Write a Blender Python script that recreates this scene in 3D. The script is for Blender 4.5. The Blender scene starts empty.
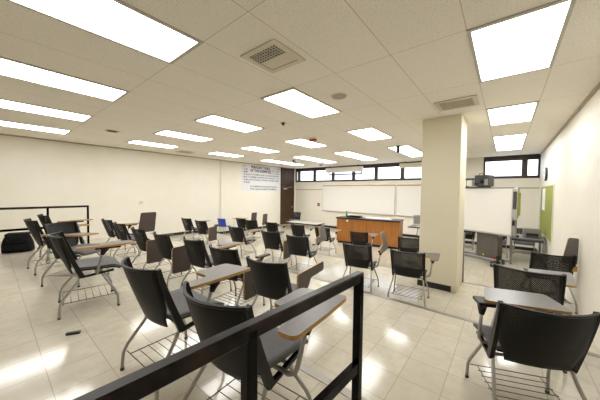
import bpy, bmesh, math, random
from mathutils import Vector, Matrix
random.seed(4)
C = bpy.context.scene.collection
SC = bpy.context.scene
PI = math.pi
EYE = 1.87                      # camera height over the lowest (front) floor
XL, XR = -9.50, 0.834           # left / right wall
YB, YF = -2.6, 11.3             # back / front wall
ZC = EYE + 1.31                 # ceiling
TIER = [0.58, 0.385, 0.19, 0.0]
STEP = [1.46, 3.55, 5.70]

# ------------------------------------------------------------------ materials
def mat(name, col, rough=0.5, metal=0.0, spec=0.5):
    m = bpy.data.materials.new(name); m.use_nodes = True
    b = m.node_tree.nodes['Principled BSDF']
    b.inputs['Base Color'].default_value = (*col, 1)
    b.inputs['Roughness'].default_value = rough
    b.inputs['Metallic'].default_value = metal
    b.inputs['Specular IOR Level'].default_value = spec
    m.diffuse_color = (*col, 1)
    return m

def nodes(m):
    return m.node_tree.nodes, m.node_tree.links, m.node_tree.nodes['Principled BSDF']

def noisy(m, c1, c2, scale=8.0, detail=4.0, stretch=(1, 1, 1), bump=0.0, lo=0.35, hi=0.65):
    N, L, b = nodes(m)
    tc = N.new('ShaderNodeTexCoord'); mp = N.new('ShaderNodeMapping')
    mp.inputs['Scale'].default_value = stretch
    L.new(tc.outputs['Object'], mp.inputs['Vector'])
    n = N.new('ShaderNodeTexNoise'); n.inputs['Scale'].default_value = scale; n.inputs['Detail'].default_value = detail
    L.new(mp.outputs[0], n.inputs['Vector'])
    r = N.new('ShaderNodeValToRGB')
    r.color_ramp.elements[0].position = lo; r.color_ramp.elements[0].color = (*c1, 1)
    r.color_ramp.elements[1].position = hi; r.color_ramp.elements[1].color = (*c2, 1)
    L.new(n.outputs['Fac'], r.inputs['Fac']); L.new(r.outputs[0], b.inputs['Base Color'])
    if bump:
        bp = N.new('ShaderNodeBump'); bp.inputs['Strength'].default_value = bump; bp.inputs['Distance'].default_value = 0.01
        L.new(n.outputs['Fac'], bp.inputs['Height']); L.new(bp.outputs[0], b.inputs['Normal'])
    return m

def grid_lines(N, L, src, sx, sy, ox, oy, wdt):
    """0/1 mask of grid seams on the x and y axes of src"""
    sep = N.new('ShaderNodeSeparateXYZ'); L.new(src, sep.inputs[0])
    outs = []
    for k, (s, o) in enumerate(((sx, ox), (sy, oy))):
        a = N.new('ShaderNodeMath'); a.operation = 'SUBTRACT'; a.inputs[1].default_value = o
        L.new(sep.outputs[k], a.inputs[0])
        p = N.new('ShaderNodeMath'); p.operation = 'PINGPONG'; p.inputs[1].default_value = s / 2
        L.new(a.outputs[0], p.inputs[0])
        c = N.new('ShaderNodeMath'); c.operation = 'LESS_THAN'; c.inputs[1].default_value = wdt / 2
        L.new(p.outputs[0], c.inputs[0]); outs.append(c)
    mx = N.new('ShaderNodeMath'); mx.operation = 'MAXIMUM'
    L.new(outs[0].outputs[0], mx.inputs[0]); L.new(outs[1].outputs[0], mx.inputs[1])
    return mx.outputs[0]

def cell_random(N, L, src, sx, sy, ox, oy):
    mp = N.new('ShaderNodeMapping'); mp.vector_type = 'POINT'
    mp.inputs['Scale'].default_value = (1 / sx, 1 / sy, 0)
    mp.inputs['Location'].default_value = (-ox / sx, -oy / sy, 0)
    L.new(src, mp.inputs['Vector'])
    fl = N.new('ShaderNodeVectorMath'); fl.operation = 'FLOOR'; L.new(mp.outputs[0], fl.inputs[0])
    wn = N.new('ShaderNodeTexWhiteNoise'); wn.noise_dimensions = '3D'; L.new(fl.outputs[0], wn.inputs['Vector'])
    return wn.outputs['Value']

def mixrgb(N, L, fac, a, b, mode='MIX'):
    m = N.new('ShaderNodeMix'); m.data_type = 'RGBA'; m.blend_type = mode
    for sock, v in ((m.inputs[0], fac), (m.inputs[6], a), (m.inputs[7], b)):
        if isinstance(v, (int, float)): sock.default_value = v
        elif isinstance(v, tuple): sock.default_value = (*v, 1)
        else: L.new(v, sock)
    return m.outputs[2]

def floor_mat():
    m = mat('vinyl_tile', (0.66, 0.58, 0.45), 0.2)
    N, L, b = nodes(m)
    tc = N.new('ShaderNodeTexCoord'); src = tc.outputs['Object']
    seam = grid_lines(N, L, src, .305, .305, -2.77, .24, .005)
    rnd = cell_random(N, L, src, .305, .305, -2.77, .24)
    n = N.new('ShaderNodeTexNoise'); n.inputs['Scale'].default_value = 9; n.inputs['Detail'].default_value = 8
    n.inputs['Roughness'].default_value = .7
    L.new(src, n.inputs['Vector'])
    base = mixrgb(N, L, rnd, (0.52, 0.475, 0.385), (0.575, 0.53, 0.435))
    rr = N.new('ShaderNodeValToRGB'); rr.color_ramp.elements[0].position = .3; rr.color_ramp.elements[1].position = .62
    L.new(n.outputs['Fac'], rr.inputs['Fac'])
    base2 = mixrgb(N, L, rr.outputs[0], (0.475, 0.43, 0.34), base)
    col = mixrgb(N, L, seam, base2, (0.36, 0.31, 0.235))
    L.new(col, b.inputs['Base Color'])
    n2 = N.new('ShaderNodeTexNoise'); n2.inputs['Scale'].default_value = 2.2; n2.inputs['Detail'].default_value = 3
    L.new(src, n2.inputs['Vector'])
    mr = N.new('ShaderNodeMapRange'); mr.inputs[3].default_value = .06; mr.inputs[4].default_value = .18
    L.new(n2.outputs['Fac'], mr.inputs[0]); L.new(mr.outputs[0], b.inputs['Roughness'])
    # every tile lies a hair out of level, which breaks the reflections at the seams
    bp = N.new('ShaderNodeBump'); bp.inputs['Strength'].default_value = .25; bp.inputs['Distance'].default_value = .004
    L.new(n2.outputs['Fac'], bp.inputs['Height']); L.new(bp.outputs[0], b.inputs['Normal'])
    return m

def ceil_mat():
    m = mat('acoustic_tile', (0.62, 0.55, 0.44), 0.9)
    N, L, b = nodes(m)
    tc = N.new('ShaderNodeTexCoord'); src = tc.outputs['Object']
    ox, oy = -2.4194 - .305, .6165 - .61
    seam = grid_lines(N, L, src, .61, 1.22, ox, oy, .006)
    rnd = cell_random(N, L, src, .61, 1.22, ox, oy)
    n = N.new('ShaderNodeTexNoise'); n.inputs['Scale'].default_value = 95; n.inputs['Detail'].default_value = 5
    L.new(src, n.inputs['Vector'])
    rr = N.new('ShaderNodeValToRGB'); rr.color_ramp.elements[0].position = .33; rr.color_ramp.elements[1].position = .45
    rr.color_ramp.elements[0].color = (.74, .725, .70, 1)
    L.new(n.outputs['Fac'], rr.inputs['Fac'])
    base = mixrgb(N, L, rnd, CEIL_A, CEIL_B)
    c1 = mixrgb(N, L, 1.0, base, rr.outputs[0], 'MULTIPLY')
    col = mixrgb(N, L, seam, c1, (0.50, 0.44, 0.35))
    L.new(col, b.inputs['Base Color'])
    bp = N.new('ShaderNodeBump'); bp.inputs['Strength'].default_value = .5; bp.inputs['Distance'].default_value = .004
    L.new(n.outputs['Fac'], bp.inputs['Height']); L.new(bp.outputs[0], b.inputs['Normal'])
    return m

def emit(name, col, s):
    m = bpy.data.materials.new(name); m.use_nodes = True
    N, L = m.node_tree.nodes, m.node_tree.links
    N.clear(); e = N.new('ShaderNodeEmission'); o = N.new('ShaderNodeOutputMaterial')
    e.inputs[0].default_value = (*col, 1); e.inputs[1].default_value = s
    L.new(e.outputs[0], o.inputs[0]); return m

def perforated_mat():
    """moulded plastic with staggered round holes punched through it"""
    m = mat('perforated_plastic', (0.0075, 0.0066, 0.006), 0.5, 0, .3)
    N, L, b = nodes(m)
    out = [n for n in N if n.type == 'OUTPUT_MATERIAL'][0]
    tc = N.new('ShaderNodeTexCoord'); sep = N.new('ShaderNodeSeparateXYZ'); L.new(tc.outputs['Object'], sep.inputs[0])
    def M(op, a, bb=None):
        n = N.new('ShaderNodeMath'); n.operation = op
        for i, v in enumerate((a, bb)):
            if v is None: continue
            if isinstance(v, (int, float)): n.inputs[i].default_value = v
            else: L.new(v, n.inputs[i])
        return n.outputs[0]
    P = .0125
    rowf = M('DIVIDE', sep.outputs['Z'], P * .8)
    row = M('FLOOR', rowf)
    off = M('MULTIPLY', M('MODULO', row, 2.0), .5)
    cu = M('SUBTRACT', M('FRACT', M('ADD', M('DIVIDE', sep.outputs['X'], P), off)), .5)
    cv = M('MULTIPLY', M('SUBTRACT', M('FRACT', rowf), .5), .8)
    d = M('SQRT', M('ADD', M('MULTIPLY', cu, cu), M('MULTIPLY', cv, cv)))
    hole = M('LESS_THAN', d, .205)
    # the holes stop short of the panel's rim
    hole = M('MULTIPLY', hole, M('LESS_THAN', M('ABSOLUTE', sep.outputs['X']), .205))
    hole = M('MULTIPLY', hole, M('LESS_THAN', sep.outputs['Z'], .79))
    hole = M('MULTIPLY', hole, M('GREATER_THAN', sep.outputs['Z'], .56))
    tr = N.new('ShaderNodeBsdfTransparent'); mx = N.new('ShaderNodeMixShader')
    L.new(hole, mx.inputs[0]); L.new(b.outputs[0], mx.inputs[1]); L.new(tr.outputs[0], mx.inputs[2])
    L.new(mx.outputs[0], out.inputs[0])
    return m

CEIL_A, CEIL_B = (0.835, 0.795, 0.715), (0.855, 0.815, 0.735)
M = {}
M['wall'] = noisy(mat('painted_wall', (.8, .74, .61), .6), (.77, .735, .635), (.79, .755, .66), 3)
M['wall_right'] = noisy(mat('satin_painted_wall', (.8, .75, .64), .5), (.77, .74, .665), (.79, .76, .685), 3)
M['column'] = noisy(mat('painted_column', (.70, .63, .45), .55), (.73, .675, .515), (.75, .695, .535), 2)
M['floor'] = floor_mat()
M['ceiling'] = ceil_mat()
M['nosing'] = mat('metal_nosing', (.30, .28, .25), .38, .6)
M['riser'] = mat('riser_rubber', (.10, .09, .08), .6)
M['baseboard'] = mat('black_rubber_base', (.012, .012, .012), .5)
M['trim'] = mat('ceiling_angle', (.42, .36, .28), .6)
M['lamp'] = emit('lamp_diffuser', (1, .994, .972), 6.2)
M['lamp_frame'] = mat('white_enamel', (.50, .47, .41), .5)
M['plastic'] = mat('black_plastic', (.008, .0072, .0066), .45, 0, .35)
M['perf'] = perforated_mat()
M['seat'] = noisy(mat('seat_fabric', (.1, .1, .1), .75), (.085, .082, .082), (.125, .12, .12), 120, 2)
M['steel'] = mat('silver_painted_steel', (.40, .385, .355), .38, .55)
M['wire'] = mat('rack_wire', (.10, .095, .09), .45, .6)
M['laminate'] = noisy(mat('grey_laminate', (.12, .11, .10), .32), (.112, .100, .092), (.130, .117, .107), 40, 3)
M['under'] = mat('brown_backer', (.058, .042, .036), .5)
M['oak'] = noisy(mat('oak_edge', (.45, .25, .07), .45), (.40, .21, .05), (.50, .28, .085), 30, 3, (1, 6, 1))
M['rail'] = mat('black_rail_paint', (.004, .0035, .0032), .22, 0, .12)
M['worn'] = noisy(mat('worn_rail_top', (.05, .035, .03), .3, 0, .15), (.006, .005, .005), (.040, .028, .023), 9, 5, (1, 1, 1))
M['wood'] = noisy(mat('bench_wood', (.3, .12, .03), .4), (.32, .120, .022), (.40, .160, .034), 5, 6, (5, 5, .5))
M['door_wood'] = noisy(mat('door_wood', (.05, .025, .012), .5, 0, .25), (.040, .020, .010), (.075, .038, .018), 4, 6, (6, 6, .5))
M['black'] = mat('black_top', (.010, .010, .011), .3)
M['bronze'] = mat('bronze_window_frame', (.035, .022, .016), .4, .2)
M['board'] = mat('whiteboard_enamel', (.80, .78, .74), .22)
M['alu'] = mat('aluminium', (.55, .54, .52), .35, .8)
M['tan'] = noisy(mat('cork_strip', (.5, .33, .13), .7), (.46, .30, .11), (.54, .36, .15), 60)
M['white'] = mat('white_plastic', (.78, .76, .70), .45)
M['ivory'] = mat('ivory_metal', (.72, .68, .55), .45)
M['paper'] = mat('white_paper', (.80, .80, .80), .7)
M['ink'] = mat('dark_ink', (.06, .06, .08), .7)
M['chart_cell'] = mat('pale_chart_print', (.66, .67, .70), .7)
M['green'] = noisy(mat('olive_green_felt', (.26, .30, .03), .85), (.27, .30, .055), (.33, .355, .075), 60)
M['grey'] = mat('grey_plastic', (.26, .255, .245), .5)
M['darkgrey'] = mat('dark_grey_plastic', (.05, .048, .045), .5)
M['cabinet'] = noisy(mat('grey_cart_panel', (.105, .095, .08), .5), (.095, .086, .072), (.115, .105, .09), 4)
M['red'] = mat('red_plastic', (.45, .02, .015), .4)
M['maroon'] = mat('maroon_plastic', (.16, .025, .015), .4)
M['yellow'] = mat('yellow_sticker', (.8, .65, .03), .5)
M['greenp'] = mat('green_plastic', (.03, .30, .12), .4)
M['blue'] = mat('blue_plastic', (.012, .05, .42), .35)
M['bag'] = noisy(mat('black_nylon', (.008, .008, .008), .8, 0, .2), (.004, .004, .004), (.009, .009, .010), 30, 3, bump=.4)
M['screen'] = mat('dark_screen', (.02, .02, .022), .15)
M['grille'] = mat('grille_dark', (.012, .010, .008), .8)
M['vent'] = mat('vent_metal', (.60, .55, .44), .5)
M['lens'] = mat('glass_lens', (.01, .01, .015), .05)
M['navy'] = mat('navy_plastic', (.01, .015, .06), .4)
M['chart_paper'] = mat('chart_paper', (.70, .695, .72), .7)
M['table_light'] = mat('light_grey_laminate', (.40, .37, .32), .4)
M['table_grey'] = mat('grey_table_top', (.16, .155, .15), .4)
M['pale_wood'] = noisy(mat('pale_wood', (.62, .48, .30), .5), (.58, .45, .27), (.66, .52, .33), 20, 3, (1, 6, 1))
M['jacket'] = mat('slate_cloth', (.06, .065, .08), .8)
g = bpy.data.materials.new('window_glass'); g.use_nodes = True
N_, L_ = g.node_tree.nodes, g.node_tree.links; N_.clear()
_o = N_.new('ShaderNodeOutputMaterial'); _m = N_.new('ShaderNodeMixShader'); _t = N_.new('ShaderNodeBsdfTransparent'); _g = N_.new('ShaderNodeBsdfGlossy')
_g.inputs['Roughness'].default_value = .02; _m.inputs[0].default_value = .06; _t.inputs[0].default_value = (.95, .97, 1, 1)
L_.new(_t.outputs[0], _m.inputs[1]); L_.new(_g.outputs[0], _m.inputs[2]); L_.new(_m.outputs[0], _o.inputs[0])
M['glass'] = g

# ------------------------------------------------------------------ geometry helpers
class B:
    """collects shapes; .mesh() turns them into ONE mesh"""
    def __init__(s): s.bm = bmesh.new(); s.mats = []; s.bevel = 0
    def _mi(s, m):
        if m not in s.mats: s.mats.append(m)
        return s.mats.index(m)
    def _tag(s, verts, m):
        i = s._mi(m)
        for f in {f for v in verts for f in v.link_faces}: f.material_index = i
    def box(s, x0, x1, y0, y1, z0, z1, m, bevel=0.0, M4=None, seg=1):
        r = bmesh.ops.create_cube(s.bm, size=1)
        vs = r['verts']
        for v in vs:
            v.co = Vector(((x0 + x1) / 2 + v.co.x * (x1 - x0), (y0 + y1) / 2 + v.co.y * (y1 - y0), (z0 + z1) / 2 + v.co.z * (z1 - z0)))
        if bevel:
            es = list({e for v in vs for e in v.link_edges})
            rr = bmesh.ops.bevel(s.bm, geom=es, offset=bevel, segments=seg, affect='EDGES', profile=.5)
            vs = list({v for f in rr['faces'] for v in f.verts} | {v for v in vs if v.is_valid})
        if M4 is not None:
            for v in vs: v.co = M4 @ v.co
        s._tag(vs, m); return vs
    def beam(s, a, b, w, h, m, up=Vector((0, 0, 1)), bevel=0.0):
        a, b = Vector(a), Vector(b); d = (b - a); ln = d.length; d.normalize()
        u = Vector(up)
        if abs(d.dot(u)) > .98: u = Vector((0, 1, 0))
        sd = d.cross(u).normalized(); u = sd.cross(d)
        M4 = Matrix((( sd.x, d.x, u.x, a.x), (sd.y, d.y, u.y, a.y), (sd.z, d.z, u.z, a.z), (0, 0, 0, 1)))
        return s.box(-w / 2, w / 2, 0, ln, -h / 2, h / 2, m, bevel, M4)
    def tube(s, pts, r, m, n=8, cap=True, smooth=True):
        pts = [Vector(p) for p in pts]; rings = []; i = s._mi(m)
        prev = None
        for k, p in enumerate(pts):
            t = (pts[min(k + 1, len(pts) - 1)] - pts[max(k - 1, 0)]).normalized()
            if prev is None:
                a = Vector((0, 0, 1)) if abs(t.z) < .9 else Vector((0, 1, 0))
                u = t.cross(a).normalized()
            else: u = (prev - t * prev.dot(t)).normalized()
            prev = u; w = t.cross(u)
            rad = r[k] if isinstance(r, (list, tuple)) else r
            rings.append([s.bm.verts.new(p + (u * math.cos(q) + w * math.sin(q)) * rad) for q in [2 * PI * j / n for j in range(n)]])
        for a, b2 in zip(rings, rings[1:]):
            for j in range(n):
                f = s.bm.faces.new((a[j], a[(j + 1) % n], b2[(j + 1) % n], b2[j])); f.material_index = i; f.smooth = smooth
        if cap:
            for rg in (rings[0][::-1], rings[-1]):
                f = s.bm.faces.new(rg); f.material_index = i
    def cyl(s, c, r, h, m, axis='z', n=20, r2=None):
        c = Vector(c); ax = {'x': Vector((1, 0, 0)), 'y': Vector((0, 1, 0)), 'z': Vector((0, 0, 1))}[axis]
        s.tube([c, c + ax * h], [r, r if r2 is None else r2], m, n)
    def slab(s, poly, z0, z1, m_top, m_side, m_bot, M4=None, rnd=0.0):
        if rnd: poly = rounded(poly, rnd)
        lo = [s.bm.verts.new((x, y, z0)) for x, y in poly]; hi = [s.bm.verts.new((x, y, z1)) for x, y in poly]
        f = s.bm.faces.new(hi); f.material_index = s._mi(m_top)
        f = s.bm.faces.new(lo[::-1]); f.material_index = s._mi(m_bot)
        k = s._mi(m_side); n = len(poly)
        for j in range(n):
            f = s.bm.faces.new((lo[j], lo[(j + 1) % n], hi[(j + 1) % n], hi[j])); f.material_index = k
        if M4 is not None:
            for v in lo + hi: v.co = M4 @ v.co
    def sheet(s, fn, nu, nv, th, m, smooth=True):
        """solid curved sheet: fn(u,v)->(point, normal)"""
        i = s._mi(m); F, Bk = [], []
        for a in range(nu + 1):
            ra, rb = [], []
            for b2 in range(nv + 1):
                p, nn = fn(a / nu, b2 / nv); p, nn = Vector(p), Vector(nn)
                ra.append(s.bm.verts.new(p + nn * th / 2)); rb.append(s.bm.verts.new(p - nn * th / 2))
            F.append(ra); Bk.append(rb)
        def q(vs, sm=smooth):
            f = s.bm.faces.new(vs); f.material_index = i; f.smooth = sm
        for a in range(nu):
            for b2 in range(nv):
                q((F[a][b2], F[a + 1][b2], F[a + 1][b2 + 1], F[a][b2 + 1]))
                q((Bk[a][b2], Bk[a][b2 + 1], Bk[a + 1][b2 + 1], Bk[a + 1][b2]))
            q((F[a][0], Bk[a][0], Bk[a + 1][0], F[a + 1][0]), False); q((F[a][nv], F[a + 1][nv], Bk[a + 1][nv], Bk[a][nv]), False)
        for b2 in range(nv):
            q((F[0][b2], F[0][b2 + 1], Bk[0][b2 + 1], Bk[0][b2]), False); q((F[nu][b2], Bk[nu][b2], Bk[nu][b2 + 1], F[nu][b2 + 1]), False)
    def mesh(s, name):
        bmesh.ops.recalc_face_normals(s.bm, faces=s.bm.faces)
        me = bpy.data.meshes.new(name); s.bm.to_mesh(me); s.bm.free()
        for m in s.mats: me.materials.append(m)
        return me

def rounded(poly, r, n=5):
    out = []; k = len(poly)
    for i in range(k):
        p = Vector(poly[i]).to_2d(); a = Vector(poly[i - 1]).to_2d(); b = Vector(poly[(i + 1) % k]).to_2d()
        da, db = (a - p), (b - p); ra = min(r, da.length * .45, db.length * .45)
        s, e = p + da.normalized() * ra, p + db.normalized() * ra
        for j in range(n + 1):
            t = j / n; q = s * (1 - t) ** 2 + p * 2 * t * (1 - t) + e * t * t
            out.append((q.x, q.y))
    return out

def link(name, me, parent=None):
    o = bpy.data.objects.new(name, me); C.objects.link(o)
    if parent is not None: o.parent = parent
    return o
def tag(o, label, cat, group=None):
    o['label'] = label; o['category'] = cat
    if group: o['group'] = group
    return o
def thing(name, label, cat, loc=(0, 0, 0), rz=0.0, group=None):
    o = bpy.data.objects.new(name, None); C.objects.link(o)
    o.empty_display_size = .1
    o.location = loc; o.rotation_euler = (0, 0, rz)
    return tag(o, label, cat, group)
def part(name, b, parent, label=None):
    o = link(name, b.mesh(name), parent)
    if label: o['label'] = label
    return o
def solo(name, b, label, cat, group=None, loc=(0, 0, 0), rz=0.0):
    o = link(name, b.mesh(name)); o.location = loc; o.rotation_euler = (0, 0, rz)
    return tag(o, label, cat, group)
def struct(name, b):
    o = link(name, b.mesh(name)); o['kind'] = 'structure'; return o
def BX(x0, x1, y0, y1, z0, z1, m, bevel=0.0):
    b = B(); b.box(x0, x1, y0, y1, z0, z1, m, bevel); return b

# ------------------------------------------------------------------ camera
def camera():
    f, yaw, pitch, roll = 253.85, .6815, -.0333, .0116
    cy, sy, cp, sp, cr, sr = math.cos(yaw), math.sin(yaw), math.cos(pitch), math.sin(pitch), math.cos(roll), math.sin(roll)
    w = Vector((-sy * cp, cy * cp, sp)); rt = Vector((cy, sy, 0)); up = rt.cross(w)
    r, u = rt * cr + up * sr, -rt * sr + up * cr
    cam = bpy.data.cameras.new('camera'); o = bpy.data.objects.new('camera', cam); C.objects.link(o)
    o.matrix_world = Matrix(((r.x, u.x, -w.x, 0), (r.y, u.y, -w.y, 0), (r.z, u.z, -w.z, EYE), (0, 0, 0, 1)))
    cam.sensor_width = 36; cam.lens = f / 600 * 36; cam.clip_start = .02; cam.clip_end = 200
    SC.camera = o
camera()

# ------------------------------------------------------------------ room shell
fl = B()
edges = [YB] + STEP + [YF]
for k in range(4):
    fl.box(XL - .1, XR + .1, edges[k], edges[k + 1], -.2, TIER[k], M['floor'])
struct('floor', fl)
for k in range(3):
    nb = B(); y = STEP[k]
    nb.box(XL + .01, XR - .01, y - .055, y + .006, TIER[k], TIER[k] + .004, M['nosing'])
    nb.box(XL + .01, XR - .01, y, y + .006, TIER[k] - .03, TIER[k], M['nosing'])
    struct('trim_%d' % (k + 1), nb)
struct('ceiling', BX(XL - .1, XR + .1, YB - .1, YF + .2, ZC, ZC + .12, M['ceiling']))
struct('wall_left', BX(XL - .15, XL, YB - .15, YF + .2, -.2, ZC + .1, M['wall']))
struct('wall_right', BX(XR, XR + .15, YB - .15, YF + .2, -.2, ZC + .1, M['wall_right']))
struct('wall_back', BX(XL - .15, XR + .15, YB - .15, YB, -.2, ZC + .1, M['wall']))
ZW = EYE + .535                     # window sill
wf = B()
wf.box(XL - .15, XR + .15, YF, YF + .2, -.2, ZW, M['wall'])
wf.box(-2.35, -.66, YF, YF + .2, ZW, ZC + .1, M['wall'])
struct('wall_front', wf)
def window(n, x0, x1, mull, ztop=ZC):
    e = bpy.data.objects.new('window_%d' % n, None); C.objects.link(e); e['kind'] = 'structure'
    e.location = ((x0 + x1) / 2, YF, ZW); cx = (x0 + x1) / 2
    f = B(); t = .055
    def bx(a, b_, z0, z1, y0=-.012, y1=.08): f.box(a - cx, b_ - cx, y0, y1, z0 - ZW, z1 - ZW, M['bronze'])
    bx(x0, x1, ZW, ZW + .085); bx(x0, x1, ztop - .17, ztop)
    bx(x0, x0 + t, ZW + .085, ztop - .17); bx(x1 - t, x1, ZW + .085, ztop - .17)
    for m in mull: bx(m - .075, m + .075, ZW + .085, ztop - .17)
    part('window_frame', f, e)
    xs = [x0 + t] + [v for m in mull for v in (m - .075, m + .075)] + [x1 - t]
    for a, b_ in zip(xs[0::2], xs[1::2]):
        p = B(); p.box(a - cx, b_ - cx, .05, .056, .085, ztop - .17 - ZW, M['glass']); part('pane', p, e)
window(1, XL, -2.35, [-9.26, -8.17, -6.99, -5.82, -4.68, -3.50])
window(2, -.66, XR, [.455])
# rail of conduit under the windows, ceiling angle, baseboards
b = B(); b.box(XL, -7.65, YF - .025, YF, EYE + .10, EYE + .14, M['trim']); struct('trim_4', b)
b = B(); b.box(-.98, XR, YF - .025, YF, EYE + .185, EYE + .225, M['trim']); struct('trim_5', b)
b = B(); b.box(XR - .03, XR, YB, YF, ZC - .03, ZC - .001, M['trim']); struct('trim_6', b)
b = B(); b.box(XL, XL + .03, YB, YF, ZC - .03, ZC - .001, M['trim']); struct('trim_7', b)
for nm, x0, x1 in (('baseboard_left', XL, XL + .012), ('baseboard_right', XR - .012, XR)):
    b = B()
    for k in range(2 if nm.endswith('left') else 3, 4):
        y1 = edges[k + 1] if not (nm.endswith('left') and k == 3) else 9.95
        b.box(x0, x1, edges[k], y1, TIER[k], TIER[k] + .10, M['baseboard'])
    struct(nm, b)
struct('baseboard_front', BX(XL + .02, XR - .02, YF - .012, YF, 0, .10, M['baseboard']))
# vertical joint strip in the left wall
struct('trim_8', BX(XL, XL + .035, 6.27, 6.33, .10, ZC - .03, M['ivory']))

# column standing on the third tier
col = thing('column', 'square cream painted column from floor to ceiling', 'column', (-.90, 5.24, TIER[2]))
b = B(); b.box(-.30, .30, -.30, .44, 0, ZC - TIER[2] - .001, M['column'], .006); part('shaft', b, col)
b = B(); b.box(-.305, .22, -.312, -.30, 0, .10, M['baseboard']); b.box(-.312, -.30, -.312, .44, 0, .10, M['baseboard'])
part('base_strip', b, col, 'black rubber base strip')
b = B(); b.tube([(.312, .42, .0), (.312, .42, .95)], .012, M['grey'], 8); part('edge_tube', b, col)  # thin grey upright tube at the column's rear right edge

# door in the left wall by the corner
d = bpy.data.objects.new('door_1', None); C.objects.link(d); d['kind'] = 'structure'; d.location = (XL, 10.53, 0)
b = B()
b.box(0, .06, -.50, -.44, 0, ZC - .03, M['door_wood']); b.box(0, .06, .50, .56, 0, ZC - .03, M['door_wood'])
b.box(0, .06, -.44, .50, 2.10, 2.15, M['door_wood']); part('door_frame', b, d)
b = B(); b.box(.008, .045, -.43, .49, .01, 2.09, M['door_wood'], .003); leaf = part('door_leaf', b, d)
b = B(); b.box(.008, .045, -.43, .49, 2.16, ZC - .035, M['door_wood']); part('transom_panel', b, d)
b = B(); b.box(.046, .10, -.36, -.08, 1.98, 2.05, M['alu'], .006); b.beam((.10, -.1, 2.06), (.13, .25, 2.12), .02, .012, M['alu']); part('door_closer', b, leaf)
b = B(); b.cyl((.045, .38, 1.0), .032, .012, M['alu'], 'x'); b.tube([(.05, .38, 1.0), (.10, .38, 1.0), (.115, .30, 1.0)], .011, M['alu']); part('door_handle', b, leaf)

# ------------------------------------------------------------------ ceiling fixtures
LW, LD = .555, 1.15
me_f = B()
for x0, x1, y0, y1 in ((-.305, -LW / 2, -.61, .61), (LW / 2, .305, -.61, .61), (-LW / 2, LW / 2, -.61, -LD / 2), (-LW / 2, LW / 2, LD / 2, .61)):
    me_f.box(x0, x1, y0, y1, -.012, 0, M['lamp_frame'])
me_f = me_f.mesh('lamp_frame')
me_d = B(); me_d.box(-LW / 2, LW / 2, -LD / 2, LD / 2, -.008, -.001, M['lamp']); me_d = me_d.mesh('lamp_diffuser')
COLN = {4: 'row nearest the right wall', 0: 'row left of the column', -3: 'middle row', -6: 'second row from the left wall', -9: 'row nearest the left wall'}
DEPN = {-1: 'behind the railing', 0: 'nearest the camera', 1: 'second from the camera', 2: 'third from the camera', 3: 'second from the windows', 3.5: 'nearest the windows'}
def lamp(i, j):
    e = thing('ceiling_light', 'ceiling light panel %s in the %s' % (DEPN[j - 1 if i == 4 and j in (1, 2) else j], COLN[i]), 'light', (-2.4194 + .61 * i, .6165 + 2.44 * j, ZC - .001), 0, 'recessed ceiling light panels')
    link('frame', me_f, e); link('diffuser', me_d, e)
for i in (0, -3, -6, -9):
    for j in (0, 1, 2, 3, 3.5): lamp(i, j)
for j in (1, 2, 3, 3.5): lamp(4, j)

def vent(x, y, w, d_, label, kind):
    e = thing('air_vent', label, 'vent', (x, y, ZC - .001))
    b = B(); t = .055
    b.box(-w / 2, w / 2, -d_ / 2, -d_ / 2 + t, -.014, 0, M['vent']); b.box(-w / 2, w / 2, d_ / 2 - t, d_ / 2, -.014, 0, M['vent'])
    b.box(-w / 2, -w / 2 + t, -d_ / 2 + t, d_ / 2 - t, -.014, 0, M['vent']); b.box(w / 2 - t, w / 2, -d_ / 2 + t, d_ / 2 - t, -.014, 0, M['vent'])
    part('vent_frame', b, e)
    x0, x1, y0, y1 = -w / 2 + t, w / 2 - t, -d_ / 2 + t, d_ / 2 - t
    b = B(); b.box(x0, x1, y0, y1, -.003, 0, M['grille']); part('vent_backing', b, e)
    b = B()
    if kind == 'half':          # egg-crate over the upper half, plain plate over the lower half
        ym = (y0 + y1) / 2
        b.box(x0, x1, ym, y1, -.008, -.003, M['vent'])
        n = 5
        for k in range(n + 1):
            yy = y0 + (ym - y0) * k / n; b.box(x0, x1, yy - .004, yy + .004, -.009, -.003, M['vent'])
        for k in range(11):
            xx = x0 + (x1 - x0) * k / 10; b.box(xx - .004, xx + .004, y0, ym, -.009, -.003, M['vent'])
    else:
        n = 9
        for k in range(n + 1):
            yy = y0 + (y1 - y0) * k / n; b.box(x0, x1, yy - .008, yy + .008, -.009, -.003, M['vent'])
    part('vent_grille', b, e)
vent(-1.81, 1.79, .46, .44, 'square supply vent with a dark egg-crate half in the ceiling', 'half')
vent(-.60, 4.33, .52, .46, 'wide louvred return vent in the ceiling before the column', 'louvre')
vent(-8.55, 4.3, .50, .50, 'small louvred vent in the ceiling by the left wall', 'louvre')
b = B(); b.box(-.13, .13, -.13, .13, -.008, 0, M['vent']); b.box(-.09, .09, -.09, .09, -.010, -.008, M['grille'])
solo('access_hatch', b, 'small dark square opening in the ceiling at the left', 'hatch', None, (-6.9, 1.79, ZC - .001))
b = B(); b.cyl((0, 0, -.012), .105, .012, M['vent'], n=28); b.cyl((0, 0, -.016), .088, .004, M['trim'], n=28)
solo('ceiling_speaker', b, 'round tan speaker grille in the ceiling', 'speaker', None, (-1.81, 3.05, ZC - .001))
e = thing('fire_alarm_strobe', 'red fire alarm strobe under the ceiling', 'alarm', (-3.70, 5.03, ZC - .001))
b = B(); b.cyl((0, 0, -.03), .085, .03, M['white'], n=24); part('base', b, e)
b = B(); b.box(-.09, .09, -.05, .05, -.075, -.03, M['red'], .008); part('strobe', b, e)
e = thing('security_camera', 'small black camera hanging below the ceiling by the chart', 'camera', (-6.45, 7.61, ZC - .001))
b = B(); b.cyl((0, 0, -.07), .018, .07, M['black']); part('mount', b, e)
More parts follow.
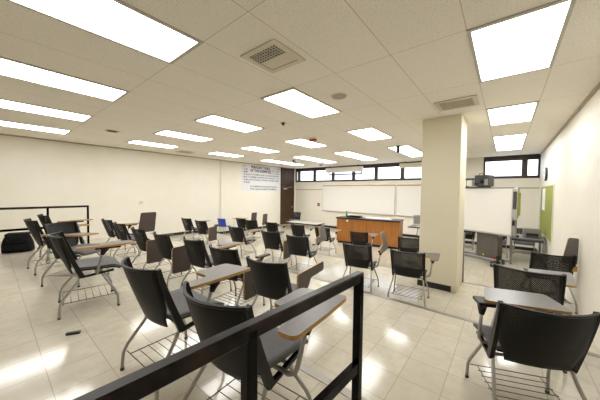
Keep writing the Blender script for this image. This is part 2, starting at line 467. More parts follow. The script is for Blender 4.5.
b = B(); b.box(-.05, .05, -.10, .06, -.18, -.07, M['black'], .012); part('body', b, e)
e = thing('projector_mount', 'black pole hanging from the ceiling left of the column', 'mount', (-2.39, 7.29, ZC - .001))
b = B(); b.cyl((0, 0, -.02), .08, .02, M['black']); part('plate', b, e)
b = B(); b.cyl((0, 0, -.19), .042, .17, M['black']); part('pole', b, e)
for x, y, nm in ((-3.36, 3.6, 'small brown sprinkler head in the middle of the ceiling'), (-7.0, 10.2, 'dark round detector on the ceiling above the windows')):
    b = B(); r = .035 if y < 5 else .09
    b.cyl((0, 0, -.02), r, .02, M['under'], n=18); b.cyl((0, 0, -.045), r * .5, .025, M['under'], n=12)
    solo('sprinkler_head' if y < 5 else 'smoke_detector', b, nm, 'sprinkler' if y < 5 else 'detector', None, (x, y, ZC - .001))

# ------------------------------------------------------------------ tablet-arm chairs
WT = .48
def back_pt(u, v, lift=0):
    """u -1..1 across, v 0..1 bottom to top: curved back seen in chair coordinates, ends of top edge at y=0"""
    z = .385 + v * (.81 - .385)
    y = .105 * max(0, 1 - v) ** 1.2 - .095 * (1 - u * u) * (.45 + .55 * v)
    x = u * (WT / 2) * (.955 + .045 * v)
    return Vector((x, y, z))
def back_nrm(u, v):
    e_ = 1e-3
    du = back_pt(min(u + e_, 1.2), v) - back_pt(u - e_, v); dv = back_pt(u, v + e_) - back_pt(u, max(v - e_, 0))
    return du.cross(dv).normalized()
def panel_half(v):                 # half width of the perforated panel: cut away at its two lower corners
    if v > .42: return .945
    t = v / .42
    return .75 + .195 * (t * t * (3 - 2 * t))
def f_panel(a, c):
    h = panel_half(c); u = (2 * a - 1) * h; c = .05 + .95 * c
    return back_pt(u, c), back_nrm(u, c)
def backrest_mesh():
    b = B()
    b.sheet(f_panel, 14, 14, .007, M['perf'])
    for s in (-1, 1):              # the side stiles lean away from the panel, down and forward to the seat's sides
        pts = []
        for k in range(9):
            t = k / 8
            pts.append((s * (.232 - .010 * t), -.004 + .155 * t ** 1.15, .803 - .438 * t, .022 + .022 * t))
        i = b._mi(M['plastic']); rings = []
        for (x, y, z, d) in pts:
            w = .013
            rings.append([b.bm.verts.new(q) for q in ((x - w, y - d / 2, z), (x + w, y - d / 2, z), (x + w, y + d / 2, z + .012), (x - w, y + d / 2, z + .012))])
        for a_, c_ in zip(rings, rings[1:]):
            for j in range(4):
                f = b.bm.faces.new((a_[j], a_[(j + 1) % 4], c_[(j + 1) % 4], c_[j])); f.material_index = i
        for rg in (rings[0][::-1], rings[-1]):
            f = b.bm.faces.new(rg); f.material_index = i
        b.beam((s * .222, .14, .372), (s * .205, .42, .398), .03, .022, M['plastic'], bevel=.004)
    def f_top(a, c):
        u = 2 * a - 1; v = .965 + .035 * c; return back_pt(u, v), back_nrm(u, v)
    b.sheet(f_top, 14, 1, .014, M['plastic'])
    return b.mesh('backrest')
def seat_mesh():
    b = B()
    def f_s(a, c):
        u = 2 * a - 1; y = .10 + c * .39
        w = .215 + .022 * math.sin(PI * min(1, c * 1.2) * .5)
        z = .442 - .014 * (1 - u * u) * math.sin(PI * min(1, c * 1.1)) + .010 * u * u - .035 * max(0, (c - .75) / .25) ** 2 + .012 * (1 - c)
        return Vector((u * w * (1 - .10 * max(0, (c - .8) / .2) ** 2), y, z)), Vector((0, 0, 1))
    b.sheet(f_s, 10, 12, .022, M['seat'])
    def f_u(a, c):
        p, n = f_s(.04 + a * .92, .02 + c * .95); return p - Vector((0, 0, .019)), n
    b.sheet(f_u, 8, 8, .014, M['plastic'])
    return b.mesh('seat')
def leg_mesh(s, front):
    b = B()
    if front: pts = [(.262, .452, 0), (.262, .450, .06), (.260, .446, .125), (.250, .425, .18), (.222, .345, .315), (.212, .315, .372), (.195, .30, .393), (.10, .30, .397)]
    else: pts = [(.258, -.03, 0), (.258, -.028, .06), (.256, -.022, .125), (.246, .0, .18), (.220, .10, .315), (.212, .135, .372), (.195, .15, .393), (.10, .15, .397)]
    b.tube([(x * s, y, z) for x, y, z in pts], .0115, M['steel'], 8)
    b.cyl((pts[0][0] * s, pts[0][1], 0), .014, .018, M['darkgrey'], n=10)
    return b.mesh('leg')
def rack_mesh():
    b = B(); r = .0035; z = .125
    for y in (.0, .43): b.tube([(-.252, y, z), (.252, y, z)], r, M['wire'], 5)
    for x in (-.20, .20): b.tube([(x, 0, z), (x, .43, z)], r, M['wire'], 5)
    for k in range(1, 7):
        y = .43 * k / 7; b.tube([(-.215, y, z - .002), (.215, y, z - .002)], r * .8, M['wire'], 5)
    return b.mesh('book_rack')
def arm_mesh(s):
    b = B()
    b.tube([(x * s, y, z) for x, y, z in ((.10, .27, .397), (.24, .27, .393), (.275, .272, .41), (.29, .275, .45), (.315, .32, .66))], .0125, M['steel'], 8)
    return b.mesh('tablet_arm')
def bracket_mesh(s):
    b = B(); x0, x1 = sorted((.285 * s, .355 * s))
    b.box(x0, x1,   .25, .47, .664, .685, M['plastic'], .006)
    b.tube([(.314 * s, .31, .60), (.316 * s, .32, .63), (.318 * s, .335, .668)], [.017, .024, .040], M['plastic'], 10)
    return b.mesh('bracket')
TILT = -4.0
TAB = [(.295, .10), (.40, .10), (.405, .34), (.40, .60), (.085, .60), (.085, .32), (.28, .30)]
def tablet_mesh(s, state):
    b = B(); poly = [(x, y) for x, y in TAB]
    # turn about the hinge along the outer edge; up raises the inner edge, hang drops it outside the arm
    if state == 'down': M4 = Matrix.Translation((.40, 0, .692)) @ Matrix.Rotation(math.radians(TILT), 4, 'Y') @ Matrix.Translation((-.40, 0, 0))
    elif state == 'up': M4 = Matrix.Translation((.365, 0, .69)) @ Matrix.Rotation(math.radians(78), 4, 'Y') @ Matrix.Translation((-.385, 0, 0))
    elif state == 'turned':        # stands upright with its dark underside outward
        M4 = Matrix(((0, 0, 1, .345), (1, 0, -.2, .05), (0, 1, 0, 0), (0, 0, 0, 1)))
        poly = [(.14, .62), (.46, .62), (.50, 1.02), (.20, 1.02)]
    else:                          # folded away: hangs on edge beside the seat
        M4 = Matrix(((0, 0, 1, .345), (1, 0, 0, 0), (0, 1, 0, 0), (0, 0, 0, 1)))
        poly = [(0, .24), (.28, .24), (.29, .67), (.20, .67), (.18, .64), (0, .63)]
    if s < 0: M4 = Matrix.Scale(-1, 4, (1, 0, 0)) @ M4
    if state in ('hang', 'turned'): b.slab(poly, 0, .019, M['under'], M['oak'], M['laminate'], M4, .035)
    else: b.slab(poly, 0, .019, M['laminate'], M['oak'], M['under'], M4, .035)
    return b.mesh('tablet')
ME = dict(back=backrest_mesh(), seat=seat_mesh(), legs=[leg_mesh(s, f) for s in (-1, 1) for f in (0, 1)], rack=rack_mesh())
ARM = {s: arm_mesh(s) for s in (-1, 1)}; BRK = {s: bracket_mesh(s) for s in (-1, 1)}
TABM = {(s, st): tablet_mesh(s, st) for s in (-1, 1) for st in ('down', 'up', 'hang', 'turned')}
def chair(x, y, tier, yaw, tab, label, side=1, slide=(0, 0)):
    e = thing('tablet_arm_chair', label, 'chair', (x, y, TIER[tier]), math.radians(yaw), 'black tablet-arm chairs')
    link('backrest', ME['back'], e); link('seat', ME['seat'], e)
    for m in ME['legs']: link('leg', m, e)
    link('book_rack', ME['rack'], e)
    if tab:
        a = link('tablet_arm', ARM[side], e); a.location = (*slide, 0); link('bracket', BRK[side], a)
        t = link('tablet', TABM[(side, tab)], e); t.location = (*slide, 0); t['label'] = 'grey writing tablet with an oak edge'
    return e
# row on the top tier, behind the railing
chair(-1.05, .66, 0, 4, 'down', 'nearest black tablet-arm chair, directly behind the foreground railing, tablet down', 1, (.025, -.03))
chair(-1.84, .63, 0, 3, 'down', 'black tablet-arm chair left of the railing chair, its tablet down towards it')
chair(-3.64, .49, 0, -8, 'down', 'black tablet-arm chair in profile at the left, grey seat and rack in full view')
chair(-4.85, .65, 0, -50, 'down', 'tablet-arm chair turned sideways, see-through back towards the left railing')
chair(-5.67, .44, 0, 4, 'down', 'tablet-arm chair nearest the black bag, behind the sideways chair')
chair(-6.55, .66, 0, 4, 'down', 'tablet-arm chair farthest left, close to the left railing post')
# second tier
A = chair(.21, 2.10, 1, 22, None, 'large black perforated chair at the lower right corner, seat pointing left')
chair(.17, 3.06, 1, -4, 'down', 'black mesh-back chair just in front of the large right corner chair', 1, (-.085, 0))
I = chair(-1.82, 1.72, 1, 9, None, 'black chair behind the foreground railing with its oak-edged tablet flipped up')
chair(-2.62, 1.77, 1, 6, 'hang', 'black chair with a folded tablet at its side, behind the long foreground tablet')
chair(-3.38, 1.80, 1, 3, 'down', 'black chair of the second row left of the one behind the long tablet')
chair(-4.16, 1.70, 1, 1, 'hang', 'black chair with a dark tablet hanging beside it, nearer of two alike')
chair(-5.00, 1.66, 1, 1, 'hang', 'black chair with a dark tablet hanging beside it, farther left of two alike')
chair(-6.05, 1.68, 1, 3, 'turned', 'black chair by the left wall with its tablet standing upright')
chair(-6.95, 1.69, 1, 4, 'down', 'leftmost black chair of the second row by the left wall, tablet down')
# third tier
chair(-1.12, 3.94, 2, 7, 'down', 'black mesh chair directly left of the column, tablet out to the right')
chair(-1.91, 3.88, 2, 9, 'up', 'black mesh chair left of the column chair with a tilted-up tablet')
chair(-3.17, 3.83, 2, 10, 'up', 'black chair in mid room with a curved tablet flipped up beside it')
chair(-3.96, 3.87, 2, 8, 'hang', 'black chair left of the mid-room chair with the flipped-up tablet')
chair(-5.10, 3.80, 2, 6, 'down', 'black chair in mid room standing alone in front of the blue chair')
chair(-6.85, 3.88, 2, 7, 'hang', 'right one of two black chairs side by side near the left wall')
chair(-7.75, 3.91, 2, 6, 'down', 'left one of two black chairs side by side near the left wall')
# front floor
chair(-1.76, 6.29, 3, 14, None, 'black chair half hidden behind the column chair')
chair(-3.04, 6.28, 3, 12, 'down', 'black chair before the wooden bench with a white-lit tablet to its right')
chair(-4.22, 6.26, 3, 8, 'down', 'black chair by the left end of the wooden bench')
chair(-5.15, 6.23, 3, 8, 'down', 'black chair in front of the pale table near the door')
chair(-6.22, 6.11, 3, 8, 'down', 'small black chair in the far row under the periodic chart')
chair(-7.20, 6.06, 3, 16, 'turned', 'far black chair of the front row, second from the blue chair')
chair(-8.00, 6.20, 3, 8, 'turned', 'far black chair of the front row, nearest the blue chair')
chair(-8.30, 9.95, 3, 200, None, 'grey-looking chair standing alone beside the brown door')
# behind the interactive board
chair(-.95, 9.66, 3, 15, 'up', 'black chair behind the rolling whiteboard, left of its grey panel')
chair(.48, 10.32, 3, 175, None, 'black chair behind the grey table under the windows')
chair(-.18, 9.95, 3, 180, None, 'black chair behind the rolling whiteboard, between its grey panel and the grey table')
# the big right-hand chair carries its tablet across the front
b = B(); b.tube([(-.10, .27, .397), (-.23, .27, .395), (-.25, .27, .43), (-.235, .28, .66)], .0125, M['steel'], 8); a = part('tablet_arm', b, A)
b = B(); b.box(-.26, -.15, .26, .40, .664, .692, M['plastic'], .006); b.tube([(-.236, .28, .60), (-.23, .29, .67)], [.017, .034], M['plastic'], 10); part('bracket', b, a)
b = B(); b.slab([(-.22, .27), (.27, .23), (.27, .55), (-.12, .58)], .692, .711, M['laminate'], M['oak'], M['under'], None, .04)
part('tablet', b, A, 'wide grey writing tablet with an oak edge')
CW = chair(.56, 5.20, 2, 9, None, 'black mesh chair by the right wall with its tablet flipped up')
# the chair behind the railing: its tablet stands on edge beside the seat
link('bracket', BRK[1], link('tablet_arm', ARM[1], I))
M4 = Matrix(((0, 0, 1, .345), (1, 0, 0, 0), (0, 1, 0, 0), (0, 0, 0, 1)))
b = B(); b.slab([(.02, .54), (.22, .54), (.27, .62), (.57, .62), (.57, .72), (.02, .72)], 0, .019, M['under'], M['oak'], M['laminate'], M4, .03)
part('tablet', b, I, 'grey writing tablet with an oak edge, standing on edge')
# the chair by the right wall: its tablet is folded up, broad face towards the room
b = B(); b.tube([(.10, .27, .397), (.22, .27, .395), (.24, .22, .43), (.235, .09, .62)], .0125, M['steel'], 8); a = part('tablet_arm', b, CW)
b = B(); b.box(.20, .262, .05, .10, .60, .68, M['plastic'], .008); part('bracket', b, a)
M4 = Matrix(((1, 0, 0, 0), (0, 0, 1, .045), (0, 1, 0, 0), (0, 0, 0, 1))) @ Matrix.Identity(4)
b = B(); b.slab([(.10, .68), (.268, .68), (.272, 1.06), (.165, 1.06)], -.0095, .0095, M['under'], M['oak'], M['laminate'], M4, .025)
b.box(.21, .27, .03, .05, .58, .66, M['oak'], .006)
part('tablet', b, CW, 'grey writing tablet with an oak edge, folded up')


# ------------------------------------------------------------------ railings on the top tier
def railing(label, end, heading, length, posts, name="railing"):
    """end: foot of the end post; heading: direction the rail runs to (towards its end)"""
    e = thing(name, label, 'railing', (end[0], end[1], TIER[0]), heading)
    T = .035
    for k, s in enumerate(posts):
        b = B(); b.box(-T / 2, T / 2, -s - T / 2, -s + T / 2, 0, .92, M['rail'], .003); b.box(-.05, .05, -s - .05, -s + .05, 0, .008, M['rail'])
        part('post', b, e)
    b = B(); b.box(-T / 2, T / 2, -length, T / 2, .892, .934, M['worn'], .004); part('top_bar', b, e, 'worn top bar')
    b = B(); b.box(-T / 2 + .003, T / 2 - .003, -length, -T / 2, .485, .53, M['rail'], .003); part('middle_bar', b, e)
    return e
railing('black steel railing crossing the foreground in front of the nearest chair', (-.50, 1.04), math.radians(-2.7), 2.2, (0, .60, 1.4, 2.15))
railing('black steel railing by the left wall behind the bag', (-7.14, 1.39), 0.0, 3.2, (0, .63, 1.9, 3.15))

# black bag on the floor
e = thing('duffel_bag', 'black nylon bag on the floor beside the left railing', 'bag', (-7.70, .38, TIER[0]), math.radians(75))
b = B()
def f_bag(a, c):
    t = a * 2 * PI; k = abs(math.cos(t)) ** .6 * (1 if math.cos(t) > 0 else -1); q = abs(math.sin(t)) ** .6 * (1 if math.sin(t) > 0 else -1)
    s = (1 - .28 * c ** 3) * (1 + .03 * math.sin(7 * t + 3 * c)); z = .01 + .33 * c
    return Vector((.22 * k * s, .15 * q * s, z)), Vector((k, q, .2)).normalized()
b.sheet(f_bag, 28, 7, .01, M['bag'])
b.box(-.17, .17, -.11, .11, .315, .385, M['bag'], .025)
part('bag_body', b, e)
b = B(); b.tube([(-.12, -.12, .27), (-.11, -.155, .22), (0, -.165, .20), (.11, -.155, .22), (.12, -.12, .27)], .012, M['bag']); part('handle', b, e)
b = B(); b.box(-.19, .19, -.185, -.15, .05, .17, M['bag'], .02); part('pocket', b, e)
b = B(); b.tube([(.24, 0, .22), (.31, .02, .16), (.30, .03, .05), (.27, .05, .015)], .012, M['bag']); part('strap', b, e)
b = B(); b.box(-.05, .05, -.016, .016, 0, .016, M['black'], .003); b.box(-.05, .05, -.016, .016, .016, .02, M['darkgrey'])
solo('board_eraser', b, 'small black eraser lying on the tiled floor at the left', 'eraser', None, (-2.95, .46, TIER[0]), math.radians(60))

# ------------------------------------------------------------------ left wall
e = thing('wall_chart', 'white periodic table chart on the left wall by the door', 'chart', (XL, 8.69, EYE + .005))
W2, H2 = 1.27, 1.255
SYM = {}
rows = ['H................He', 'LiBe..........B C N O F Ne']
def elem_grid():
    g = {}
    seq = "H He Li Be B C N O F Ne Na Mg Al Si P S Cl Ar K Ca Sc Ti V Cr Mn Fe Co Ni Cu Zn Ga Ge As Se Br Kr Rb Sr Y Zr Nb Mo Tc Ru Rh Pd Ag Cd In Sn Sb Te I Xe Cs Ba La Hf Ta W Re Os Ir Pt Au Hg Tl Pb Bi Po At Rn Fr Ra Ac".split()
    pos = [(0, 0), (17, 0)] + [(k, 1) for k in (0, 1, 12, 13, 14, 15, 16, 17)] + [(k, 2) for k in (0, 1, 12, 13, 14, 15, 16, 17)] + [(k, 3) for k in range(18)] + [(k, 4) for k in range(18)] + [(k, 5) for k in range(18)] + [(0, 6), (1, 6), (2, 6)]
    for s_, p_ in zip(seq, pos): g[p_] = s_
    f1 = "Ce Pr Nd Pm Sm Eu Gd Tb Dy Ho Er Tm Yb Lu".split(); f2 = "Th Pa U Np Pu Am Cm Bk Cf Es Fm Md No Lr".split()
    for k in range(14): g[(3 + k, 7.6)] = f1[k]; g[(3 + k, 8.6)] = f2[k]
    return g
def text_mesh(items, name, m, bold=0.0):
    """items: (string, size, y, z) on the plane x=0, read from +x, y grows to the reader's right... """
    bm = bmesh.new()
    for s_, size, yy, zz in items:
        cu = bpy.data.curves.new('t', 'FONT'); cu.body = s_; cu.size = size; cu.align_x = 'CENTER'; cu.align_y = 'CENTER'; cu.resolution_u = 2; cu.extrude = .0006; cu.offset = bold
        o = bpy.data.objects.new('t', cu); C.objects.link(o)
        dg = bpy.context.evaluated_depsgraph_get(); dg.update()
        me = bpy.data.meshes.new_from_object(o.evaluated_get(dg))
        me.transform(Matrix(((0, 0, 1, 0), (1, 0, 0, yy), (0, 1, 0, zz), (0, 0, 0, 1))))
        bm.from_mesh(me)
        bpy.data.objects.remove(o); bpy.data.curves.remove(cu); bpy.data.meshes.remove(me)
    me = bpy.data.meshes.new(name); bm.to_mesh(me); bm.free(); me.materials.append(m)
    return me
cw, ch = 2.36 / 18, .123
gcell = B(); gcell.box(.0, .008, -W2, W2, 0, H2, M['chart_paper']); items = []
for (k, r), s_ in elem_grid().items():
    yc = -1.18 + cw * (k + .5); zc = H2 - .045 - ch * (r + .5)
    gcell.box(.007, .009, yc - cw * .46, yc + cw * .46, zc - ch * .45, zc + ch * .45, M['chart_cell'])
    items.append((s_, .10, yc, zc))
sm = text_mesh(items, 'symbols', M['ink'], .003); sm.transform(Matrix.Translation((.0092, 0, 0)))
ik = gcell._mi(M['ink']); n0 = len(gcell.bm.faces); gcell.bm.from_mesh(sm); gcell.bm.faces.ensure_lookup_table()
for f in gcell.bm.faces[n0:]: f.material_index = ik
bpy.data.meshes.remove(sm)
part('sheet', gcell, e)
o = link('title', text_mesh([('PERIODIC TABLE', .165, -.10, H2 - .12), ('OF THE ELEMENTS', .165, -.10, H2 - .285)], 'title', M['ink'], .006), e); o.location = (.0105, 0, 0); o['label'] = 'bold two-line title'

e = thing('wall_switch', 'small ivory box on the left wall above the left chairs', 'switch', (XL, 3.25, EYE - .49))
b = B(); b.box(0, .03, -.06, .06, 0, .11, M['ivory'], .006); part('housing', b, e)
b = B(); b.box(.03, .036, -.03, .03, .06, .09, M['trim']); part('switch_plate', b, e)

# ------------------------------------------------------------------ front wall
def whiteboard(x0, x1, label, right_edge=True):
    e = thing('whiteboard', label, 'whiteboard', ((x0 + x1) / 2, YF, EYE - 1.0), 0, None); h = 1.30; w_ = (x1 - x0) / 2
    b = B(); b.box(-w_ + .015, w_ - .015, -.018, -.001, .02, h - .0, M['board']); part('writing_surface', b, e)
    b = B(); b.box(-w_, w_, -.024, -.001, 0, .02, M['alu']); b.box(-w_, -w_ + .015, -.024, -.001, .02, h, M['alu']); b.box(w_ - .015, w_, -.024, -.001, .02, h, M['alu']); part('frame', b, e)
    b = B(); b.box(-w_, w_, -.028, -.001, h, h + .045, M['tan']); part('map_rail', b, e, 'tan cork map rail')
    b = B(); b.box(-w_ + .05, w_ - .05, -.085, -.024, .0, .012, M['alu'], .003); part('pen_tray', b, e)
    return e
whiteboard(-7.60, -3.775, 'long whiteboard on the front wall left of the joint, above the bench')
whiteboard(-3.725, -1.35, 'whiteboard on the front wall running behind the column')
e = thing('pull_down_screen', 'white projection screen case hanging before the windows', 'screen', (-6.25, YF - .22, ZC))
b = B(); b.box(-1.02, 1.02, -.07, .06, -.33, -.09, M['white'], .02); part('case', b, e)
b = B(); b.box(-.86, .98, -.015, .015, -.47, -.405, M['black']); b.box(-.86, -.81, -.01, .01, -.42, -.33, M['black']); b.box(.93, .98, -.01, .01, -.42, -.33, M['black']); part('pull_bar', b, e)
b = B(); b.box(-.80, -.76, -.02, .02, -.09, 0, M['black']); b.box(.76, .80, -.02, .02, -.09, 0, M['black']); part('hanger', b, e)
e = thing('pull_down_screen', 'ivory projection screen case partly behind the column', 'screen', (-2.55, YF - .16, ZC))
b = B(); b.box(-1.02, 1.02, -.05, .05, -.26, -.06, M['ivory'], .012); part('case', b, e)
b = B(); b.box(-.80, -.76, -.02, .02, -.06, -.002, M['black']); b.box(.76, .80, -.02, .02, -.06, -.002, M['black']); part('hanger', b, e)
e = thing('fire_alarm_pull', 'small dark red fire alarm box on the front wall', 'alarm', (-7.86, YF, EYE - .77))
b = B(); b.box(-.07, .07, -.045, .002, 0, .16, M['maroon'], .008); part('housing', b, e)
b = B(); b.box(-.05, .05, -.055, -.045, .05, .075, M['white']); part('handle', b, e)

# lab bench
e = thing('lab_bench', 'wooden demonstration bench with a black top below the whiteboard', 'bench', (-4.86, 8.10, 0), math.radians(8))
b = B(); b.box(.03, 2.22, .03, .72, .08, .90, M['wood'], .003); b.box(.06, 2.19, .08, .70, 0, .08, M['baseboard'])
for x in (.59, 1.14, 1.69): b.box(x, x + .006, .027, .04, .09, .89, M['door_wood'])
part('body', b, e)
b = B(); b.box(0, 2.25, 0, .75, .90, .945, M['black'], .005); part('worktop', b, e)
b = B(); b.box(.40, .48, .012, .03, .80, .87, M['white'], .003); part('outlet_plate', b, e, 'white outlet plate')
def on_bench(x, y, z=.945):
    a = math.radians(8); return (-4.86 + x * math.cos(a) - y * math.sin(a), 8.10 + x * math.sin(a) + y * math.cos(a), z)
b = B(); b.box(-.24, .24, -.15, .15, 0, .012, M['black']); b.box(-.24, .24, -.15, -.14, .012, .05, M['black']); b.box(-.24, .24, .14, .15, .012, .05, M['black']); b.box(-.24, -.23, -.14, .14, .012, .05, M['black']); b.box(.23, .24, -.14, .14, .012, .05, M['black'])
solo('tray', b, 'black tray on the left half of the bench', 'tray', None, on_bench(.60, .36), math.radians(8))
e = thing('spray_bottle', 'green spray bottle at the left end of the bench', 'bottle', on_bench(.25, .45))
b = B(); b.tube([(0, 0, 0), (0, 0, .12), (0, 0, .15), (0, 0, .165)], [.035, .035, .016, .014], M['greenp'], 14); part('bottle', b, e)
b = B(); b.box(-.035, .02, -.012, .012, .165, .20, M['red'], .004); part('trigger', b, e)
b = B(); b.box(-.06, .06, -.04, .04, 0, .08, M['paper'], .004); b.box(-.061, .061, -.041, .041, .02, .05, M['red'])
solo('wipes_box', b, 'small white and red box beside the green bottle', 'box', None, on_bench(.40, .56), .3)
b = B(); b.box(-.45, .45, -.12, .12, 0, .012, M['paper'], .003); b.box(-.40, .30, -.09, .10, .012, .018, M['paper'])
solo('paper_sheets', b, 'white sheets of paper on the right half of the bench', 'paper', None, on_bench(1.45, .40), math.radians(5))

# desk and monitor by the column
e = thing('folding_table', 'black-topped table left of the column behind the chairs', 'table', (-1.80, 9.15, 0))
b = B(); b.box(-.72, .70, -.33, .33, .715, .745, M['black'], .004); part('table_top', b, e)
for sx in (-1, 1):
    for sy in (-1, 1):
        b = B(); b.tube([(sx * .60, sy * .26, 0), (sx * .46, sy * .26, .40), (sx * .42, sy * .22, .715)], .012, M['darkgrey']); part('leg', b, e)
e = thing('computer_monitor', 'silver grey monitor on the black table by the column', 'monitor', (-2.16, 9.05, .745), math.radians(25))
b = B(); b.box(-.12, .12, -.09, .09, 0, .014, M['alu'], .004); b.box(-.03, .03, .02, .05, .014, .14, M['alu']); part('stand', b, e)
b = B(); b.box(-.24, .24, -.03, .02, .08, .40, M['alu'], .01); part('housing', b, e)
b = B(); b.box(-.22, .22, -.034, -.03, .11, .38, M['grey']); part('screen', b, e)

# pale table by the door
e = thing('work_table', 'pale topped table with a dark edge in front of the brown door', 'table', (-5.70, 7.34, 0), math.radians(6))
b = B(); b.slab([(-.66, -.32), (.66, -.32), (.66, .32), (-.66, .32)], .71, .74, M['table_light'], M['black'], M['black'], None, .02); part('table_top', b, e)
for sx in (-1, 1):
    b = B(); b.tube([(sx * .5, 0, .02), (sx * .5, 0, .71)], .025, M['darkgrey']); b.box(sx * .5 - .03, sx * .5 + .03, -.28, .28, 0, .03, M['darkgrey'], .006); part('pedestal', b, e)

# blue chair and little desk by the left wall
e = thing('stacking_chair', 'small blue plastic chair by the left wall', 'chair', (-8.84, 6.05, 0), math.radians(15))
b = B()
b.sheet(lambda a, c: (Vector(((2 * a - 1) * .20, -.16 - .07 * c + .04 * (2 * a - 1) ** 2, .44 + .32 * c)), Vector((0, -1, 0))), 8, 6, .008, M['blue'])
b.sheet(lambda a, c: (Vector(((2 * a - 1) * .20, -.17 + .36 * c, .44 - .02 * math.sin(PI * a) * (1 - c))), Vector((0, 0, 1))), 8, 6, .008, M['blue'])
part('shell', b, e)
for sx in (-1, 1):
    for y0, y1 in ((-.20, -.12), (.18, .12)):
        b = B(); b.tube([(sx * .20, y0, 0), (sx * .15, y1, .43)], .011, M['alu']); part('leg', b, e)
e = thing('student_desk', 'small pale wood desk beside the blue chair', 'desk', (-8.72, 6.75, 0), math.radians(10))
b = B(); b.slab([(-.28, -.22), (.28, -.22), (.28, .22), (-.28, .22)], .70, .722, M['pale_wood'], M['oak'], M['under'], None, .03); part('desk_top', b, e)
for sx in (-1, 1):
    for sy in (-1, 1):
        b = B(); b.tube([(sx * .24, sy * .18, 0), (sx * .20, sy * .14, .70)], .012, M['alu']); part('leg', b, e)

# ------------------------------------------------------------------ rolling interactive board
e = thing('interactive_whiteboard', 'big white interactive board on a rolling stand right of the column', 'whiteboard', (-.585, 8.44, 0), math.radians(-25))
b = B(); b.box(-.78, .78, -.012, -.006, .86, 2.005, M['board']); part('writing_surface', b, e)
b = B(); b.box(-.80, .80, -.006, .05, .82, 2.035, M['darkgrey'], .003)
for x0, x1, z0, z1 in ((-.80, .80, 2.005, 2.035), (-.80, .80, .82, .86), (-.80, -.78, .86, 2.005), (.78, .80, .86, 2.005)):
    b.box(x0, x1, -.016, -.006, z0, z1, M['grey'] if z0 > 1 else M['alu'])
part('frame', b, e)
b = B(); b.box(.80, .895, -.03, .06, 1.27, 2.02, M['alu'], .008); b.box(.81, .885, -.035, -.03, 1.50, 1.93, M['darkgrey']); part('speaker_bar', b, e)
b = B(); b.box(.80, .87, -.02, .06, .83, 1.25, M['grey'], .006); b.box(.805, .86, -.03, -.02, 1.10, 1.22, M['black']); part('control_panel', b, e)
b = B(); b.box(.895, .93, .0, .05, 1.35, 1.90, M['green'], .004); part('side_panel', b, e, 'olive green side panel')
b = B(); b.box(-.06, .45, .10, .13, .16, 1.2, M['cabinet'], .004); b.box(-.06, .45, .13, .34, .16, .75, M['cabinet']); b.box(-.2, .56, .05, .10, 1.05, 1.10, M['darkgrey'])
part('stand_panel', b, e, 'grey stand panel')
b = B(); b.box(.10, .14, .096, .10, .20, .24, M['yellow']); part('yellow_sticker', b, e)
b = B(); b.box(.36, .42, .08, .10, .18, .23, M['red'], .005); part('red_knob', b, e)
b = B()
for y in (-.02, .34): b.box(-.62, .60, y, y + .06, .09, .15, M['grey'], .008)
for x in (-.50, .44): b.box(x, x + .06, -.20, .40, .10, .14, M['darkgrey'], .006)
b.box(-.62, .60, -.05, -.02, .16, .18, M['alu']); b.box(.50, .58, -.05, .02, .08, .30, M['black'], .01); b.box(-.62, -.54, -.05, .02, .08, .22, M['black'], .01)
part('base_frame', b, e)
for x in (-.47, .47):
    for y in (-.17, .37):
        b = B(); b.cyl((x - .015, y, .05), .05, .03, M['black'], 'x', 18); b.box(x - .02, x + .02, y - .02, y + .02, .05, .11, M['alu']); part('caster', b, e)
a_ = math.radians(-25)
def on_iwb(x, y, z): return (-.585 + x * math.cos(a_) - y * math.sin(a_), 8.44 + x * math.sin(a_) + y * math.cos(a_), z)
e = thing('projector', 'dark grey projector standing on top of the rolling board', 'projector', on_iwb(.10, .02, 2.035), a_)
b = B(); b.box(-.16, .20, -.13, .13, .03, .33, M['darkgrey'], .02); b.box(-.14, .18, -.02, .02, 0, .03, M['black']); part('housing', b, e)
b = B(); b.cyl((.04, -.15, .15), .05, .03, M['lens'], 'y', 20); part('lens', b, e)
b = B(); b.box(.10, .18, -.136, -.13, .06, .22, M['grey']); part('side_plate', b, e)
b = B(); b.box(-.15, -.05, -.136, -.13, .08, .12, M['grille']); part('grille', b, e)
b = B(); b.tube([(-.05, -.12, .31), (-.02, -.15, .37), (.10, -.15, .37), (.12, -.12, .31)], .008, M['black']); b.tube([(.0, -.14, .28), (.03, -.16, .18), (.09, -.16, .16), (.12, -.14, .27)], .006, M['black']); part('cable', b, e)
e = thing('document_camera', 'pale boxy device beside the projector on top of the board', 'device', on_iwb(-.22, .02, 2.035), a_)
b = B(); b.box(-.12, .12, -.09, .09, 0, .025, M['darkgrey'], .004); b.box(-.11, -.07, -.03, .03, .025, .22, M['darkgrey']); b.box(-.12, .14, -.06, .06, .21, .26, M['darkgrey'], .006); part('stand', b, e)
b = B(); b.box(-.06, .08, -.10, .06, .04, .20, M['white'], .012); part('housing', b, e)

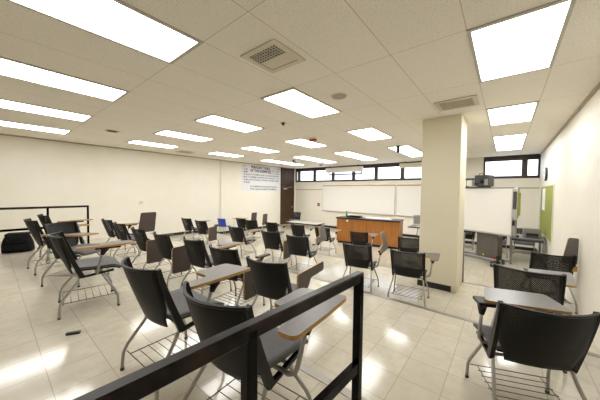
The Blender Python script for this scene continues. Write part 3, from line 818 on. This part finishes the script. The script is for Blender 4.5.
# grey table and printer by the right wall
e = thing('side_table', 'grey metal table against the right wall under the bulletin board', 'table', (.46, 9.22, 0))
b = B(); b.box(-.35, .35, -.47, .47, .69, .72, M['table_grey'], .005); b.box(-.31, .31, -.43, .43, .64, .69, M['darkgrey']); part('table_top', b, e)
for sx in (-1, 1):
    for sy in (-1, 1):
        b = B(); b.box(sx * .31 - .022, sx * .31 + .022, sy * .42 - .022, sy * .42 + .022, .02, .64, M['grey'], .004); b.cyl((sx * .31, sy * .42, 0), .024, .02, M['black']); part('leg', b, e)
e = thing('printer', 'grey desktop printer on the grey table', 'printer', (.56, 9.12, .72))
b = B(); b.slab([(-.18, -.20), (.18, -.20), (.18, .20), (-.18, .20)], 0, .22, M['grey'], M['grey'], M['darkgrey'], None, .06); b.slab([(-.15, -.17), (.15, -.17), (.15, .17), (-.15, .17)], .22, .25, M['alu'], M['grey'], M['grey'], None, .06); part('housing', b, e)
b = B(); b.box(-.12, .12, -.25, -.198, .05, .07, M['darkgrey']); b.box(-.12, .12, -.206, -.198, .07, .13, M['black']); part('paper_tray', b, e)
e = thing('telephone', 'black desk telephone left of the printer on the grey table', 'telephone', (.20, 8.92, .72), math.radians(15))
b = B(); b.slab([(-.08, -.10), (.08, -.10), (.08, .10), (-.08, .10)], 0, .05, M['black'], M['black'], M['black'], None, .02); part('base', b, e)
b = B(); b.tube([(-.05, -.09, .07), (-.05, -.05, .09), (-.05, .05, .09), (-.05, .09, .07)], [.026, .018, .018, .026], M['darkgrey'], 10); b.box(-.07, -.03, -.10, .10, .045, .065, M['black']); part('handset', b, e)

# right wall
e = thing('bulletin_board', 'olive green bulletin board on the right wall', 'board', (XR, 9.30, EYE - 1.09))
b = B(); b.box(-.018, -.001, -1.33, 1.20, 0, 1.30, M['green']); part('felt', b, e)
b = B()
for y0, y1, z0, z1 in ((-1.35, 1.22, -.02, 0), (-1.35, 1.22, 1.30, 1.32), (-1.35, -1.33, 0, 1.30), (1.20, 1.22, 0, 1.30)): b.box(-.022, -.001, y0, y1, z0, z1, M['ivory'])
part('frame', b, e)
b = B(); b.box(-.003, 0, -.32, .32, -.30, .30, M['paper']); solo('posted_sheet', b, 'white sheet pinned to the upper part of the green board', 'paper', None, (XR - .0185, 9.75, EYE - .14))
e = thing('wall_clock', 'round wall clock with a black rim high on the right wall', 'clock', (XR, 9.45, EYE + .54))
b = B(); b.cyl((-.05, 0, 0), .18, .049, M['black'], 'x', 36); part('rim', b, e)
b = B(); b.cyl((-.053, 0, 0), .165, .004, M['paper'], 'x', 36); part('face', b, e)
b = B(); b.beam((-.055, 0, 0), (-.055, -.05, .08), .012, .002, M['ink'], up=(1, 0, 0)); b.beam((-.055, 0, 0), (-.055, .10, .08), .009, .002, M['ink'], up=(1, 0, 0)); part('hands', b, e)


# ------------------------------------------------------------------ light outside and render settings
w = bpy.data.worlds.new('world'); SC.world = w; w.use_nodes = True
bg = w.node_tree.nodes['Background']; bg.inputs[0].default_value = (.86, .92, 1, 1); bg.inputs[1].default_value = 1.9
SC.view_settings.view_transform = 'Standard'; SC.view_settings.look = 'None'; SC.view_settings.gamma = 1
SC.view_settings.use_curve_mapping = False; SC.view_settings.exposure = 1.02
SC.cycles.max_bounces = 10; SC.cycles.diffuse_bounces = 6; SC.cycles.transparent_max_bounces = 24
SC.cycles.sample_clamp_indirect = 6.0
